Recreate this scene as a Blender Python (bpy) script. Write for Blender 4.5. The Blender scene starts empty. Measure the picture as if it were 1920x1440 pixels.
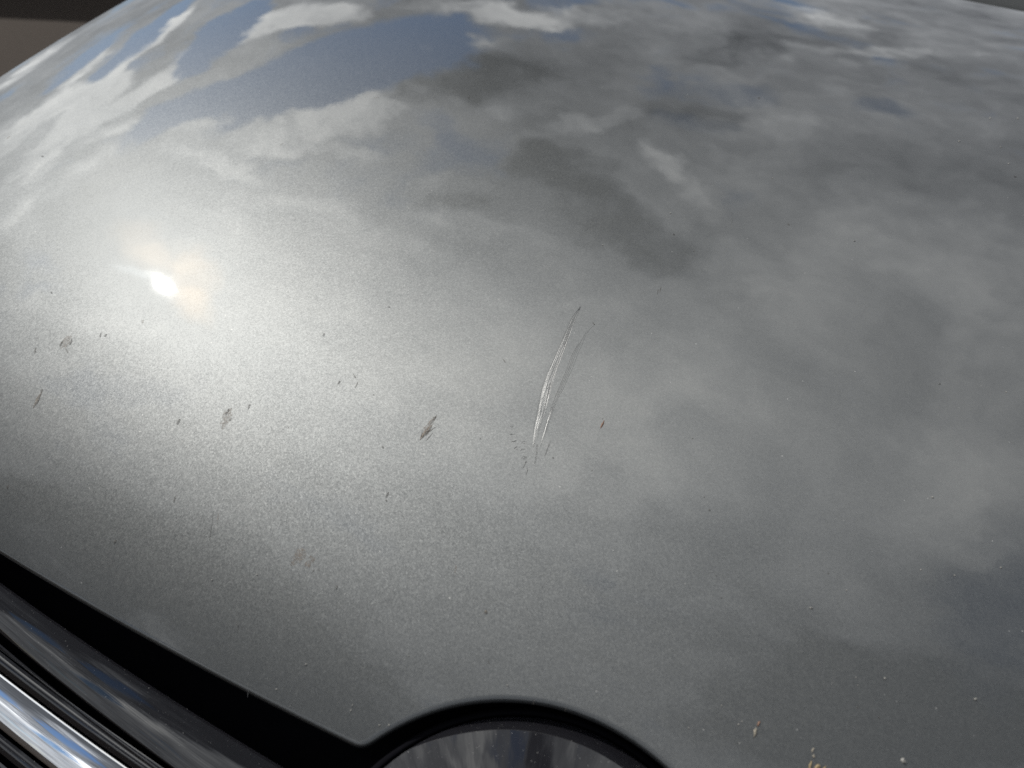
import bpy, math, random
import numpy as np
from mathutils import Vector, Matrix

random.seed(11)
rng = np.random.default_rng(5)
scene = bpy.context.scene
col = scene.collection
HOOD_Z = 0.95                      # height of the hood's front edge above the ground

# ------------------------------------------------------------------ camera
cd = bpy.data.cameras.new('camera')
cam = bpy.data.objects.new('camera', cd)
col.objects.link(cam)
cam_pos = Vector((-0.00164, -0.10434, 0.32225 + HOOD_Z))
yaw, pitch, roll = 0.33496, 0.73708, 0.11832
fw = Vector((-math.sin(yaw) * math.cos(pitch), math.cos(yaw) * math.cos(pitch), -math.sin(pitch)))
rt = fw.cross(Vector((0, 0, 1))).normalized()
up = rt.cross(fw)
r2 = math.cos(roll) * rt + math.sin(roll) * up
u2 = -math.sin(roll) * rt + math.cos(roll) * up
m = Matrix((r2, u2, -fw)).transposed().to_4x4()
m.translation = cam_pos
cam.matrix_world = m
cd.sensor_width = 34.6
cd.lens = 26.0
cd.clip_start = 0.01
cd.clip_end = 3000
cd.dof.use_dof = True
cd.dof.focus_distance = 0.41
cd.dof.aperture_fstop = 8.5
scene.camera = cam

# ------------------------------------------------------------------ colour management
scene.view_settings.view_transform = 'Standard'
scene.view_settings.look = 'None'
scene.view_settings.exposure = 0.8
scene.view_settings.gamma = 1.0
scene.view_settings.use_curve_mapping = False
scene.cycles.use_denoising = False
scene.cycles.max_bounces = 6
scene.cycles.sample_clamp_indirect = 8.0

# ------------------------------------------------------------------ sun
SUN = Vector((-0.69306, 0.25694, 0.67354)).normalized()
sd = bpy.data.lights.new('sun', 'SUN')
sd.energy = 4.5
sd.angle = math.radians(0.6)
sd.color = (1.0, 0.965, 0.90)
so = bpy.data.objects.new('sun', sd)
col.objects.link(so)
so.location = SUN * 20
so.rotation_euler = SUN.to_track_quat('Z', 'Y').to_euler()

LIGHT_CLOUDS = [
    (-2.2405, 1.1982, -1.325, 0.1778, 0.1124, 0.8),
    (-1.6836, 0.9739, 1.881, 0.1485, 0.0441, 0.8),
    (-1.4887, 1.0367, 1.687, 0.2642, 0.0391, 1.3),
    (-1.4204, 0.8257, -1.35, 0.1173, 0.0739, 0.9),
    (-1.562, 0.814, -1.387, 0.1049, 0.0643, 0.7),
    (-1.2354, 0.9105, -1.881, 0.241, 0.0436, 1.2),
    (-1.1091, 1.1071, -2.539, 0.1903, 0.0711, 1.1),
    (-0.9615, 1.1652, -2.693, 0.1128, 0.0492, 0.9),
    (-0.6615, 1.3179, -2.818, 0.1724, 0.0526, 0.8),
    (-1.5151, 0.7178, -2.883, 0.2606, 0.1542, 0.75),
    (-1.3807, 0.5458, -1.626, 0.1435, 0.0837, 0.6),
    (-1.2674, 0.3554, -0.345, 0.1481, 0.0537, 0.5),
    (-1.2601, 0.6382, -2.461, 0.1444, 0.0459, 0.8),
    (-1.2119, 0.4976, -2.182, 0.1394, 0.0516, 0.5),
    (-1.3189, 0.7315, -2.717, 0.1212, 0.043, 0.6),
    (-0.9057, 0.6983, -2.931, 0.16, 0.0863, 0.45),
    (-0.8941, 0.6093, -3.13, 0.1517, 0.0284, 0.7),
    (-0.7433, 0.7722, -2.503, 0.1393, 0.0673, 0.5),
    (-0.6783, 0.8607, -2.144, 0.1379, 0.0586, 0.5),
    (-0.6865, 1.0809, -2.312, 0.1583, 0.0423, 0.7),
    (-0.7402, 0.6894, -2.904, 0.1435, 0.0208, 0.5),
    (-0.7573, 0.8773, -2.001, 0.1479, 0.0442, 0.4),
    (-0.339, 0.9726, -2.326, 0.1398, 0.0271, 0.6),
    (-0.4314, 0.9636, -2.443, 0.0775, 0.0227, 0.4),
    (-0.1305, 0.9144, 2.43, 0.1096, 0.029, 0.5),
    (-0.1869, 0.9395, 2.668, 0.0552, 0.0194, 0.4),
    (-0.5512, 1.3777, -2.428, 0.2393, 0.0449, 0.5),
    (-0.0323, 1.868, 2.232, 0.1192, 0.1186, 0.5),
    (0.1225, 1.7219, -2.51, 0.2387, 0.0315, 0.4),
    (-0.0595, 1.5221, -2.59, 0.2141, 0.0301, 0.25),
    (-0.6714, 0.5705, -2.948, 0.1534, 0.0314, 0.5),
    (-0.5041, 0.5502, -2.982, 0.1273, 0.029, 0.5),
    (-0.3868, 0.6537, -3.056, 0.1146, 0.0323, 0.55),
    (-0.801, 0.4903, -2.956, 0.1271, 0.0269, 0.4),
    (-0.463, 0.7301, -2.64, 0.078, 0.0244, 0.45),
    (-0.2875, 0.613, 2.954, 0.0793, 0.0294, 0.3),
    (-0.1847, 0.5621, -2.888, 0.0716, 0.0271, 0.3),
    (-0.0175, 0.4411, -2.718, 0.0913, 0.0293, 0.25),
    (0.0618, 0.7148, -2.926, 0.1084, 0.0351, 0.2),
    (-0.0572, 1.1822, -2.684, 0.1787, 0.0319, 0.25),
    (-0.9419, 0.1281, -2.943, 0.2088, 0.0595, 0.4),
    (-0.9176, -0.0103, -2.752, 0.1903, 0.0359, 0.25),
    (-0.568, 0.3688, -2.907, 0.1708, 0.0477, 0.25),
    (-0.6086, 0.1522, -2.958, 0.2668, 0.0637, 0.2),
    (-0.7212, -0.0565, -2.883, 0.2646, 0.045, 0.25),
    (-0.3568, 0.1149, -2.708, 0.1508, 0.0276, 0.2),
]
DARK_SKY_PATCHES = [
    (-0.5491, 1.028, -2.249, 0.1834, 0.0886, 0.75),
    (-0.3228, 0.8407, -3.13, 0.1009, 0.0653, 0.8),
    (-0.1944, 0.7543, 3.097, 0.1311, 0.0646, 0.75),
    (-0.4399, 0.6969, -2.628, 0.068, 0.0289, 0.4),
    (-0.1576, 1.5061, -2.37, 0.1869, 0.085, 0.35),
    (-0.0353, 1.0515, -2.636, 0.1172, 0.0669, 0.25),
    (-0.1704, 1.1269, -2.469, 0.1058, 0.0396, 0.4),
    (-0.0124, 0.5676, -2.779, 0.1335, 0.0955, 0.2),
    (-0.1008, 0.2325, -2.688, 0.1313, 0.0617, 0.15),
    (-1.0177, -0.94, 0.727, 0.8169, 0.3891, 1.6),  # added dark bank, dims the sky reflected along the hood's lower left front
    (-0.4912, -0.717, 1.141, 0.3275, 0.2132, 1.0),
    (-1.1803, -0.7627, 0.67, 0.3329, 0.1459, 0.5),
    (-0.7912, 0.2578, 3.055, 0.0992, 0.0506, 0.3),
    (-0.9917, 0.1404, 3.012, 0.0414, 0.0376, 0.4),
    (0.2551, 0.0109, -2.234, 0.2248, 0.0967, 1.3),  # added dark patch, stands in for the reflection of something not modelled
    (0.1152, 0.0506, -2.466, 0.0966, 0.0374, 0.3),
    (-0.1871, 0.0177, -2.593, 0.1122, 0.0574, 0.2),
]
CLOUD_GLOW = [
    (-0.0147, 0.5779, -2.73, 0.2715, 0.1806, 0.16),
    (-0.0605, 0.2015, -2.654, 0.1903, 0.0908, 0.2),
    (-0.0002, 0.8562, -2.897, 0.2198, 0.124, 0.15),
    (-0.406, 0.3804, -2.931, 0.2924, 0.1698, 0.5),
    (-0.1974, 0.3344, -2.789, 0.2055, 0.1163, 0.3),
    (-0.7364, 0.1657, -2.881, 0.3048, 0.1334, 0.12),
    (-0.9076, 0.0451, -2.873, 0.285, 0.1054, 0.05),
    (0.2143, 0.6756, 1.462, 0.2453, 0.1457, 0.7),
    (0.1871, 1.2263, 1.196, 0.2907, 0.1733, 0.15),
    (0.2956, 0.3799, -2.02, 0.1449, 0.0944, 0.1),
]
SKY_GAPS = [
    (-0.8023, 0.9753, -2.149, 0.2986, 0.1345, 1.8),
    (-1.2191, 1.0731, -1.422, 0.19, 0.0772, 2.0),
    (-1.5607, 1.1152, 1.797, 0.2811, 0.0734, 1.3),
    (-1.7789, 1.0834, 1.753, 0.2069, 0.0716, 0.9),
    (-1.0779, 0.7342, -2.254, 0.1535, 0.0647, 1.0),
    (-0.1176, 1.2734, -2.572, 0.096, 0.0493, 0.35),
    (-0.1642, 1.0988, -2.482, 0.085, 0.0314, 0.3),
    (0.1045, 1.3534, -2.327, 0.0594, 0.0404, 0.3),
    (0.3554, 0.2685, 1.519, 0.1539, 0.0705, 0.5),
]
SUN_VEIL = [
    (-0.7893, 0.293, 2.992, 0.0247, 0.0134, 0.6),
    (-0.8505, 0.3042, -3.072, 0.0691, 0.0108, 0.2),
    (-0.798, 0.2962, 3.14, 0.0545, 0.0279, 0.06),
]
SUN_FRINGE = [
    (-0.7536, 0.3309, 1.875, 0.0427, 0.0266, 0.9),
    (-0.7344, 0.2672, 2.967, 0.0291, 0.0196, 0.8),
    (-0.8811, 0.3597, 2.708, 0.0641, 0.0243, 0.5),
    (-0.8219, 0.3636, -3.046, 0.0438, 0.0184, 0.4),
]
SPECKS = [
    (-0.12350, 0.14027, -0.12436, 0.13299, 0.00094, 'dark'),
    (-0.12401, 0.13787, -0.12433, 0.12535, 0.00373, 'smear'),
    (-0.12336, 0.13225, -0.12443, 0.12444, 0.00185, 'tan'),
    (-0.12088, 0.13313, -0.12296, 0.12822, 0.00053, 'dark'),
    (-0.12066, 0.12943, -0.12144, 0.12436, 0.00053, 'dark'),
    (-0.12641, 0.12913, -0.12398, 0.12256, 0.00053, 'dark'),
    (-0.04682, 0.16977, -0.04663, 0.16329, 0.00093, 'rust'),
    (-0.04772, 0.17065, -0.04771, 0.16927, 0.00053, 'dark'),
    (-0.12477, 0.09381, -0.12466, 0.09068, 0.00102, 'dark'),
    (-0.12419, 0.08990, -0.12300, 0.08931, 0.00063, 'dark'),
    (-0.33280, 0.10906, -0.33022, 0.10391, 0.00135, 'dark'),
    (-0.33638, 0.10550, -0.33522, 0.10173, 0.00136, 'dark'),
    (-0.33077, 0.10201, -0.32767, 0.10041, 0.00101, 'dark'),
    (-0.33458, 0.11007, -0.33343, 0.10074, 0.00542, 'smear'),
    (-0.32374, 0.07672, -0.32147, 0.06838, 0.00164, 'tan'),
    (-0.32479, 0.07813, -0.32371, 0.07622, 0.00132, 'dark'),
    (-0.34828, 0.09741, -0.34566, 0.09395, 0.00103, 'dark'),
    (-0.31959, 0.11720, -0.31774, 0.11436, 0.00100, 'dark'),
    (-0.31623, 0.11768, -0.31553, 0.11565, 0.00133, 'dark'),
    (-0.22230, 0.10307, -0.22189, 0.09859, 0.00115, 'dark'),
    (-0.21774, 0.09870, -0.21796, 0.09686, 0.00114, 'dark'),
    (-0.22211, 0.10322, -0.21886, 0.09281, 0.00517, 'smear'),
    (-0.21408, 0.10887, -0.21312, 0.10579, 0.00114, 'dark'),
    (-0.24237, 0.08908, -0.24172, 0.08617, 0.00146, 'dark'),
    (-0.20428, 0.16215, -0.20391, 0.15956, 0.00119, 'dark'),
    (-0.17916, 0.13800, -0.17940, 0.13535, 0.00084, 'dark'),
    (-0.17056, 0.14162, -0.16966, 0.13656, 0.00056, 'dark'),
    (-0.14007, 0.11347, -0.13846, 0.11225, 0.00079, 'dark'),
    (-0.23337, 0.02957, -0.23316, 0.02774, 0.00114, 'dark'),
    (-0.21844, 0.05559, -0.21703, 0.05216, 0.00084, 'dark'),
    (-0.14759, 0.05575, -0.14688, 0.04867, 0.00662, 'smear'),
    (-0.13749, 0.05069, -0.13786, 0.04867, 0.00050, 'dark'),
    (-0.13612, 0.05162, -0.13475, 0.05077, 0.00038, 'dark'),
    (-0.14225, 0.05583, -0.14042, 0.05003, 0.00405, 'smear'),
    (-0.04953, 0.27165, -0.04879, 0.26524, 0.00063, 'dark'),
    (-0.05052, 0.26867, -0.04961, 0.26376, 0.00047, 'dark'),
    (-0.07495, 0.22754, -0.07341, 0.22660, 0.00088, 'dark'),
    (-0.05671, 0.31881, -0.05553, 0.31828, 0.00136, 'dark'),
    (0.01397, 0.14366, 0.01418, 0.14279, 0.00102, 'dark'),
    (0.00994, 0.14898, 0.01017, 0.14810, 0.00077, 'dark'),
    (0.10299, 0.26382, 0.10380, 0.26290, 0.00127, 'dark'),
    (0.00510, 0.36112, 0.00633, 0.35984, 0.00108, 'dark'),
    (-0.10825, 0.18389, -0.10636, 0.18240, 0.00070, 'dark'),
    (-0.30407, 0.37673, -0.29863, 0.37826, 0.00128, 'smear'),
    (-0.32813, 0.29539, -0.32819, 0.30039, 0.00099, 'smear'),
    (-0.23644, 0.33054, -0.23486, 0.33215, 0.00114, 'smear'),
    (-0.18279, 0.19216, -0.18114, 0.19223, 0.00090, 'dark'),
    (-0.37023, 0.13102, -0.36852, 0.13017, 0.00108, 'dark'),
    (-0.30328, 0.13303, -0.30241, 0.13035, 0.00164, 'smear'),
    (-0.12383, 0.04657, -0.12440, 0.04877, 0.00062, 'dark'),
    (-0.07433, 0.03349, -0.07347, 0.03330, 0.00047, 'dark'),
    (-0.30511, 0.03229, -0.30419, 0.03051, 0.00095, 'dark'),
    (0.02508, 0.11505, 0.02551, 0.11460, 0.00074, 'dark'),
    (0.02989, 0.10685, 0.03005, 0.10602, 0.00073, 'dark'),
    (0.06913, 0.13553, 0.06942, 0.13471, 0.00077, 'dark'),
    (0.09871, 0.08677, 0.09916, 0.08582, 0.00074, 'dark'),
    (0.09060, 0.08664, 0.09087, 0.08635, 0.00074, 'dark'),
    (-0.17578, 0.14490, -0.17219, 0.14218, 0.00057, 'dark'),
    (-0.19428, 0.05659, -0.19104, 0.05136, 0.00054, 'smear'),
    (-0.08016, 0.07541, -0.07842, 0.07106, 0.00073, 'smear'),
    (-0.24059, 0.40773, -0.23910, 0.40650, 0.00127, 'dark'),
    (-0.04122, 0.30919, -0.04038, 0.30858, 0.00083, 'dark'),
    (-0.09825, 0.13565, -0.09746, 0.13520, 0.00078, 'dark'),
    (-0.06183, 0.13976, -0.06118, 0.13961, 0.00077, 'dark'),
    (-0.05015, 0.04622, -0.04924, 0.04542, 0.00047, 'dark'),
    (-0.02689, 0.04066, -0.02636, 0.03888, 0.00047, 'dark'),
    (-0.01366, 0.04321, -0.01390, 0.04152, 0.00058, 'dark'),
    (-0.03440, 0.09688, -0.03380, 0.09671, 0.00048, 'dark'),
    (-0.52724, 0.24542, -0.52639, 0.24076, 0.00143, 'smear'),
    (-0.48036, 0.23098, -0.47825, 0.23001, 0.00134, 'dark'),
    (0.13709, 0.48980, 0.13912, 0.48932, 0.00135, 'dark'),
    (-0.04604, 0.51469, -0.04438, 0.51248, 0.00137, 'dark'),
    (-0.15927, 0.13757, -0.15842, 0.13719, 0.00055, 'dark'),
    (-0.18876, 0.10530, -0.18756, 0.10453, 0.00055, 'dark'),
    (-0.06006, 0.06267, -0.05886, 0.06281, 0.00166, 'tan'),
    (0.06535, 0.11724, 0.06617, 0.11724, 0.00125, 'pale'),
    (0.09827, 0.10136, 0.09883, 0.10130, 0.00101, 'pale'),
    (0.10984, 0.07497, 0.11067, 0.07500, 0.00199, 'pale'),
    (0.10609, 0.19160, 0.10674, 0.19147, 0.00113, 'pale'),
    (0.10541, 0.15301, 0.10584, 0.15288, 0.00081, 'pale'),
    (0.13728, 0.16842, 0.13768, 0.16827, 0.00084, 'pale'),
    (0.11911, 0.15635, 0.11952, 0.15622, 0.00082, 'pale'),
    (0.13201, 0.10780, 0.13252, 0.10772, 0.00130, 'pale'),
    (0.05074, 0.06434, 0.05116, 0.06429, 0.00071, 'pale'),
    (0.04972, 0.06269, 0.05027, 0.06287, 0.00071, 'pale'),
    (-0.09467, 0.01103, -0.09410, 0.01008, 0.00073, 'pale'),
    (-0.09462, 0.01267, -0.09462, 0.01184, 0.00060, 'pale'),
    (-0.08100, 0.01052, -0.08063, 0.01030, 0.00072, 'pale'),
    (-0.07734, 0.01192, -0.07697, 0.01170, 0.00072, 'pale'),
    (-0.12076, 0.01824, -0.12063, 0.01723, 0.00087, 'pale'),
    (-0.12812, 0.00602, -0.12773, 0.00581, 0.00075, 'pale'),
    (-0.17912, 0.03075, -0.17873, 0.03055, 0.00079, 'pale'),
    (-0.16082, 0.03979, -0.16043, 0.03959, 0.00064, 'pale'),
    (-0.04237, 0.14079, -0.04196, 0.14054, 0.00064, 'pale'),
    (-0.09249, 0.29034, -0.09160, 0.28980, 0.00066, 'pale'),
    (-0.06451, 0.33824, -0.06371, 0.33778, 0.00105, 'pale'),
    (0.04580, 0.36254, 0.04649, 0.36242, 0.00109, 'pale'),
    (0.12081, 0.57370, 0.12154, 0.57300, 0.00125, 'pale'),
    (0.14073, 0.58504, 0.14155, 0.58483, 0.00127, 'pale'),
    (0.09989, 0.52205, 0.10069, 0.52187, 0.00116, 'pale'),
    (0.12827, 0.52858, 0.12905, 0.52838, 0.00118, 'pale'),
    (0.13366, 0.50637, 0.13429, 0.50567, 0.00115, 'pale'),
    (0.07770, 0.13082, 0.07814, 0.13072, 0.00064, 'pale'),
    (0.05704, 0.13352, 0.05751, 0.13343, 0.00064, 'pale'),
    (0.08888, 0.09455, 0.08946, 0.09450, 0.00062, 'pale'),
    (0.04184, 0.06653, 0.04234, 0.06676, 0.00059, 'pale'),
    (-0.03927, 0.04130, -0.03871, 0.04115, 0.00070, 'pale'),
    (-0.08198, 0.03591, -0.08137, 0.03573, 0.00060, 'pale'),
    (0.03246, 0.05428, 0.03295, 0.05449, 0.00058, 'pale'),
    (-0.00424, 0.17699, -0.00368, 0.17694, 0.00067, 'pale'),
    (0.08788, 0.09726, 0.08828, 0.09717, 0.00050, 'pale'),
    (0.13521, 0.27291, 0.13581, 0.27257, 0.00082, 'pale'),
    (-0.01391, 0.40649, -0.01313, 0.40595, 0.00097, 'pale'),
    (0.05722, 0.06687, 0.05667, 0.06502, 0.00095, 'rust'),
    (0.05654, 0.06480, 0.05659, 0.06116, 0.00142, 'buff'),
    (0.07840, 0.06621, 0.07803, 0.06429, 0.00072, 'buff'),
    (0.07868, 0.06396, 0.07936, 0.06293, 0.00096, 'buff'),
    (0.07853, 0.06194, 0.07872, 0.05811, 0.00120, 'ochre'),
    (0.08192, 0.06179, 0.08063, 0.05854, 0.00217, 'ochre'),
    (0.08371, 0.06200, 0.08365, 0.06021, 0.00096, 'ochre'),
]
SPECK_LABELS = {
    0: 'tiny dark dirt speck up and right of the largest splat',
    1: 'tiny faint brown smear up and right of the largest splat',
    3: 'tiny dark dirt speck, nearest of 2 right of the largest splat',
    4: 'tiny dark dirt speck down and right of the largest splat',
    5: 'tiny dark dirt speck, nearest of 3 down and left of the largest splat',
    7: 'tiny dark dirt speck, nearest of 3 down and right of the long scratch',
    8: 'tiny dark dirt speck, second nearest of 3 down and left of the largest splat',
    9: 'tiny dark dirt speck, third nearest of 3 down and left of the largest splat',
    10: 'tiny dark dirt speck, fourth nearest of 4 up and right of the tan streak',
    11: 'tiny dark dirt speck, third nearest of 4 up and right of the tan streak',
    12: 'tiny dark dirt speck, second nearest of 4 up and right of the tan streak',
    13: 'tiny faint brown smear up and right of the tan streak',
    15: 'tiny dark dirt speck, nearest of 4 up and right of the tan streak',
    16: 'tiny dark dirt speck, nearest of 2 above the tan streak',
    17: 'tiny dark dirt speck, second nearest of 2 down and left of the sun reflection',
    18: 'tiny dark dirt speck, nearest of 2 down and left of the sun reflection',
    19: 'tiny dark dirt speck, nearest of 3 down and right of the sun reflection',
    20: 'tiny dark dirt speck, third nearest of 3 down and right of the sun reflection',
    21: 'tiny faint brown smear down and right of the sun reflection',
    22: 'tiny dark dirt speck, second nearest of 3 down and right of the sun reflection',
    23: 'tiny dark dirt speck below the sun reflection',
    24: 'tiny dark dirt speck, fifth nearest of 5 up and left of the largest splat',
    25: 'tiny dark dirt speck, fourth nearest of 5 up and left of the largest splat',
    26: 'tiny dark dirt speck, second nearest of 5 up and left of the largest splat',
    27: 'tiny dark dirt speck left of the largest splat',
    28: 'tiny dark dirt speck down and right of the tan streak',
    29: 'tiny dark dirt speck up and left of the pale brown smudge',
    30: 'tiny faint brown smear, nearest of 2 up and left of the pale brown smudge',
    31: 'tiny dark dirt speck, nearest of 3 down and right of the pale brown smudge',
    32: 'tiny dark dirt speck, second nearest of 3 down and right of the pale brown smudge',
    33: 'tiny faint brown smear right of the pale brown smudge',
    34: 'tiny dark dirt speck, third nearest of 6 up and right of the long scratch',
    35: 'tiny dark dirt speck, second nearest of 6 up and right of the long scratch',
    36: 'tiny dark dirt speck, nearest of 6 up and right of the long scratch',
    37: 'tiny dark dirt speck, fourth nearest of 6 up and right of the long scratch',
    38: 'tiny dark dirt speck, third nearest of 3 down and right of the long scratch',
    39: 'tiny dark dirt speck, second nearest of 3 down and right of the long scratch',
    40: 'tiny dark dirt speck up and left of the right edge middle',
    41: 'tiny dark dirt speck, sixth nearest of 6 up and right of the long scratch',
    42: 'tiny dark dirt speck up and left of the long scratch',
    43: 'tiny faint brown smear, nearest of 2 down and right of the blue sky reflection',
    44: 'tiny faint brown smear down and left of the blue sky reflection',
    45: 'tiny faint brown smear, second nearest of 2 down and right of the blue sky reflection',
    46: 'tiny dark dirt speck above the largest splat',
    47: 'tiny dark dirt speck, second nearest of 2 above the tan streak',
    48: 'tiny faint brown smear down and left of the sun reflection',
    49: 'tiny dark dirt speck, third nearest of 3 down and right of the pale brown smudge',
    50: 'tiny dark dirt speck up and left of the round badge',
    51: 'tiny dark dirt speck below the tan streak',
    52: 'tiny dark dirt speck, second nearest of 2 above the buff flake',
    53: 'tiny dark dirt speck, nearest of 2 above the buff flake',
    54: 'tiny dark dirt speck up and right of the buff flake',
    55: 'tiny dark dirt speck, second nearest of 2 right of the buff flake',
    56: 'tiny dark dirt speck, nearest of 2 right of the buff flake',
    57: 'tiny dark dirt speck, third nearest of 5 up and left of the largest splat',
    58: 'tiny faint brown smear, second nearest of 2 up and left of the pale brown smudge',
    59: 'tiny faint brown smear below the largest splat',
    60: 'tiny dark dirt speck right of the blue sky reflection',
    61: 'tiny dark dirt speck, fifth nearest of 6 up and right of the long scratch',
    62: 'tiny dark dirt speck, second nearest of 2 right of the largest splat',
    63: 'tiny dark dirt speck, nearest of 2 below the long scratch',
    64: 'tiny dark dirt speck above the round badge',
    65: 'tiny dark dirt speck, nearest of 2 up and right of the round badge',
    66: 'tiny dark dirt speck, second nearest of 2 up and right of the round badge',
    67: 'tiny dark dirt speck, second nearest of 2 below the long scratch',
    68: 'tiny faint brown smear up and left of the sun reflection',
    69: 'tiny dark dirt speck up and left of the sun reflection',
    70: 'tiny dark dirt speck below the top right corner',
    71: 'tiny dark dirt speck left of the top right corner',
    72: 'tiny dark dirt speck, nearest of 5 up and left of the largest splat',
    73: 'tiny dark dirt speck above the pale brown smudge',
    75: 'tiny pale grit grain, third nearest of 4 up and right of the buff flake',
    76: 'tiny pale grit grain, nearest of 3 right of the buff flake',
    77: 'tiny pale grit grain, second nearest of 3 right of the buff flake',
    78: 'tiny pale grit grain, nearest of 2 down and left of the right edge middle',
    79: 'tiny pale grit grain, second nearest of 2 down and left of the right edge middle',
    80: 'tiny pale grit grain, nearest of 2 below the right edge middle',
    81: 'tiny pale grit grain, second nearest of 2 below the right edge middle',
    82: 'tiny pale grit grain, third nearest of 3 right of the buff flake',
    83: 'tiny pale grit grain, nearest of 2 up and left of the buff flake',
    84: 'tiny pale grit grain, nearest of 2 left of the buff flake',
    85: 'tiny pale grit grain, third nearest of 3 left of the round badge',
    86: 'tiny pale grit grain, third nearest of 3 below the pale brown smudge',
    87: 'tiny pale grit grain, second nearest of 3 left of the round badge',
    88: 'tiny pale grit grain, nearest of 3 left of the round badge',
    89: 'tiny pale grit grain, nearest of 3 below the pale brown smudge',
    90: 'tiny pale grit grain, second nearest of 3 below the pale brown smudge',
    91: 'tiny pale grit grain, second nearest of 2 left of the pale brown smudge',
    92: 'tiny pale grit grain, nearest of 2 left of the pale brown smudge',
    93: 'tiny pale grit grain below the long scratch',
    94: 'tiny pale grit grain above the long scratch',
    95: 'tiny pale grit grain, nearest of 2 up and right of the long scratch',
    96: 'tiny pale grit grain up and left of the right edge middle',
    97: 'tiny pale grit grain, second nearest of 4 below the top right corner',
    98: 'tiny pale grit grain, nearest of 4 below the top right corner',
    99: 'tiny pale grit grain down and left of the top right corner',
    100: 'tiny pale grit grain, third nearest of 4 below the top right corner',
    101: 'tiny pale grit grain, fourth nearest of 4 below the top right corner',
    102: 'tiny pale grit grain, fourth nearest of 4 up and right of the buff flake',
    103: 'tiny pale grit grain above the buff flake',
    104: 'tiny pale grit grain, nearest of 4 up and right of the buff flake',
    105: 'tiny pale grit grain, second nearest of 2 up and left of the buff flake',
    106: 'tiny pale grit grain above the round badge',
    107: 'tiny pale grit grain up and left of the round badge',
    108: 'tiny pale grit grain, second nearest of 2 left of the buff flake',
    109: 'tiny pale grit grain right of the long scratch',
    110: 'tiny pale grit grain, second nearest of 4 up and right of the buff flake',
    111: 'tiny pale grit grain above the right edge middle',
    112: 'tiny pale grit grain, second nearest of 2 up and right of the long scratch',
}
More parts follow.
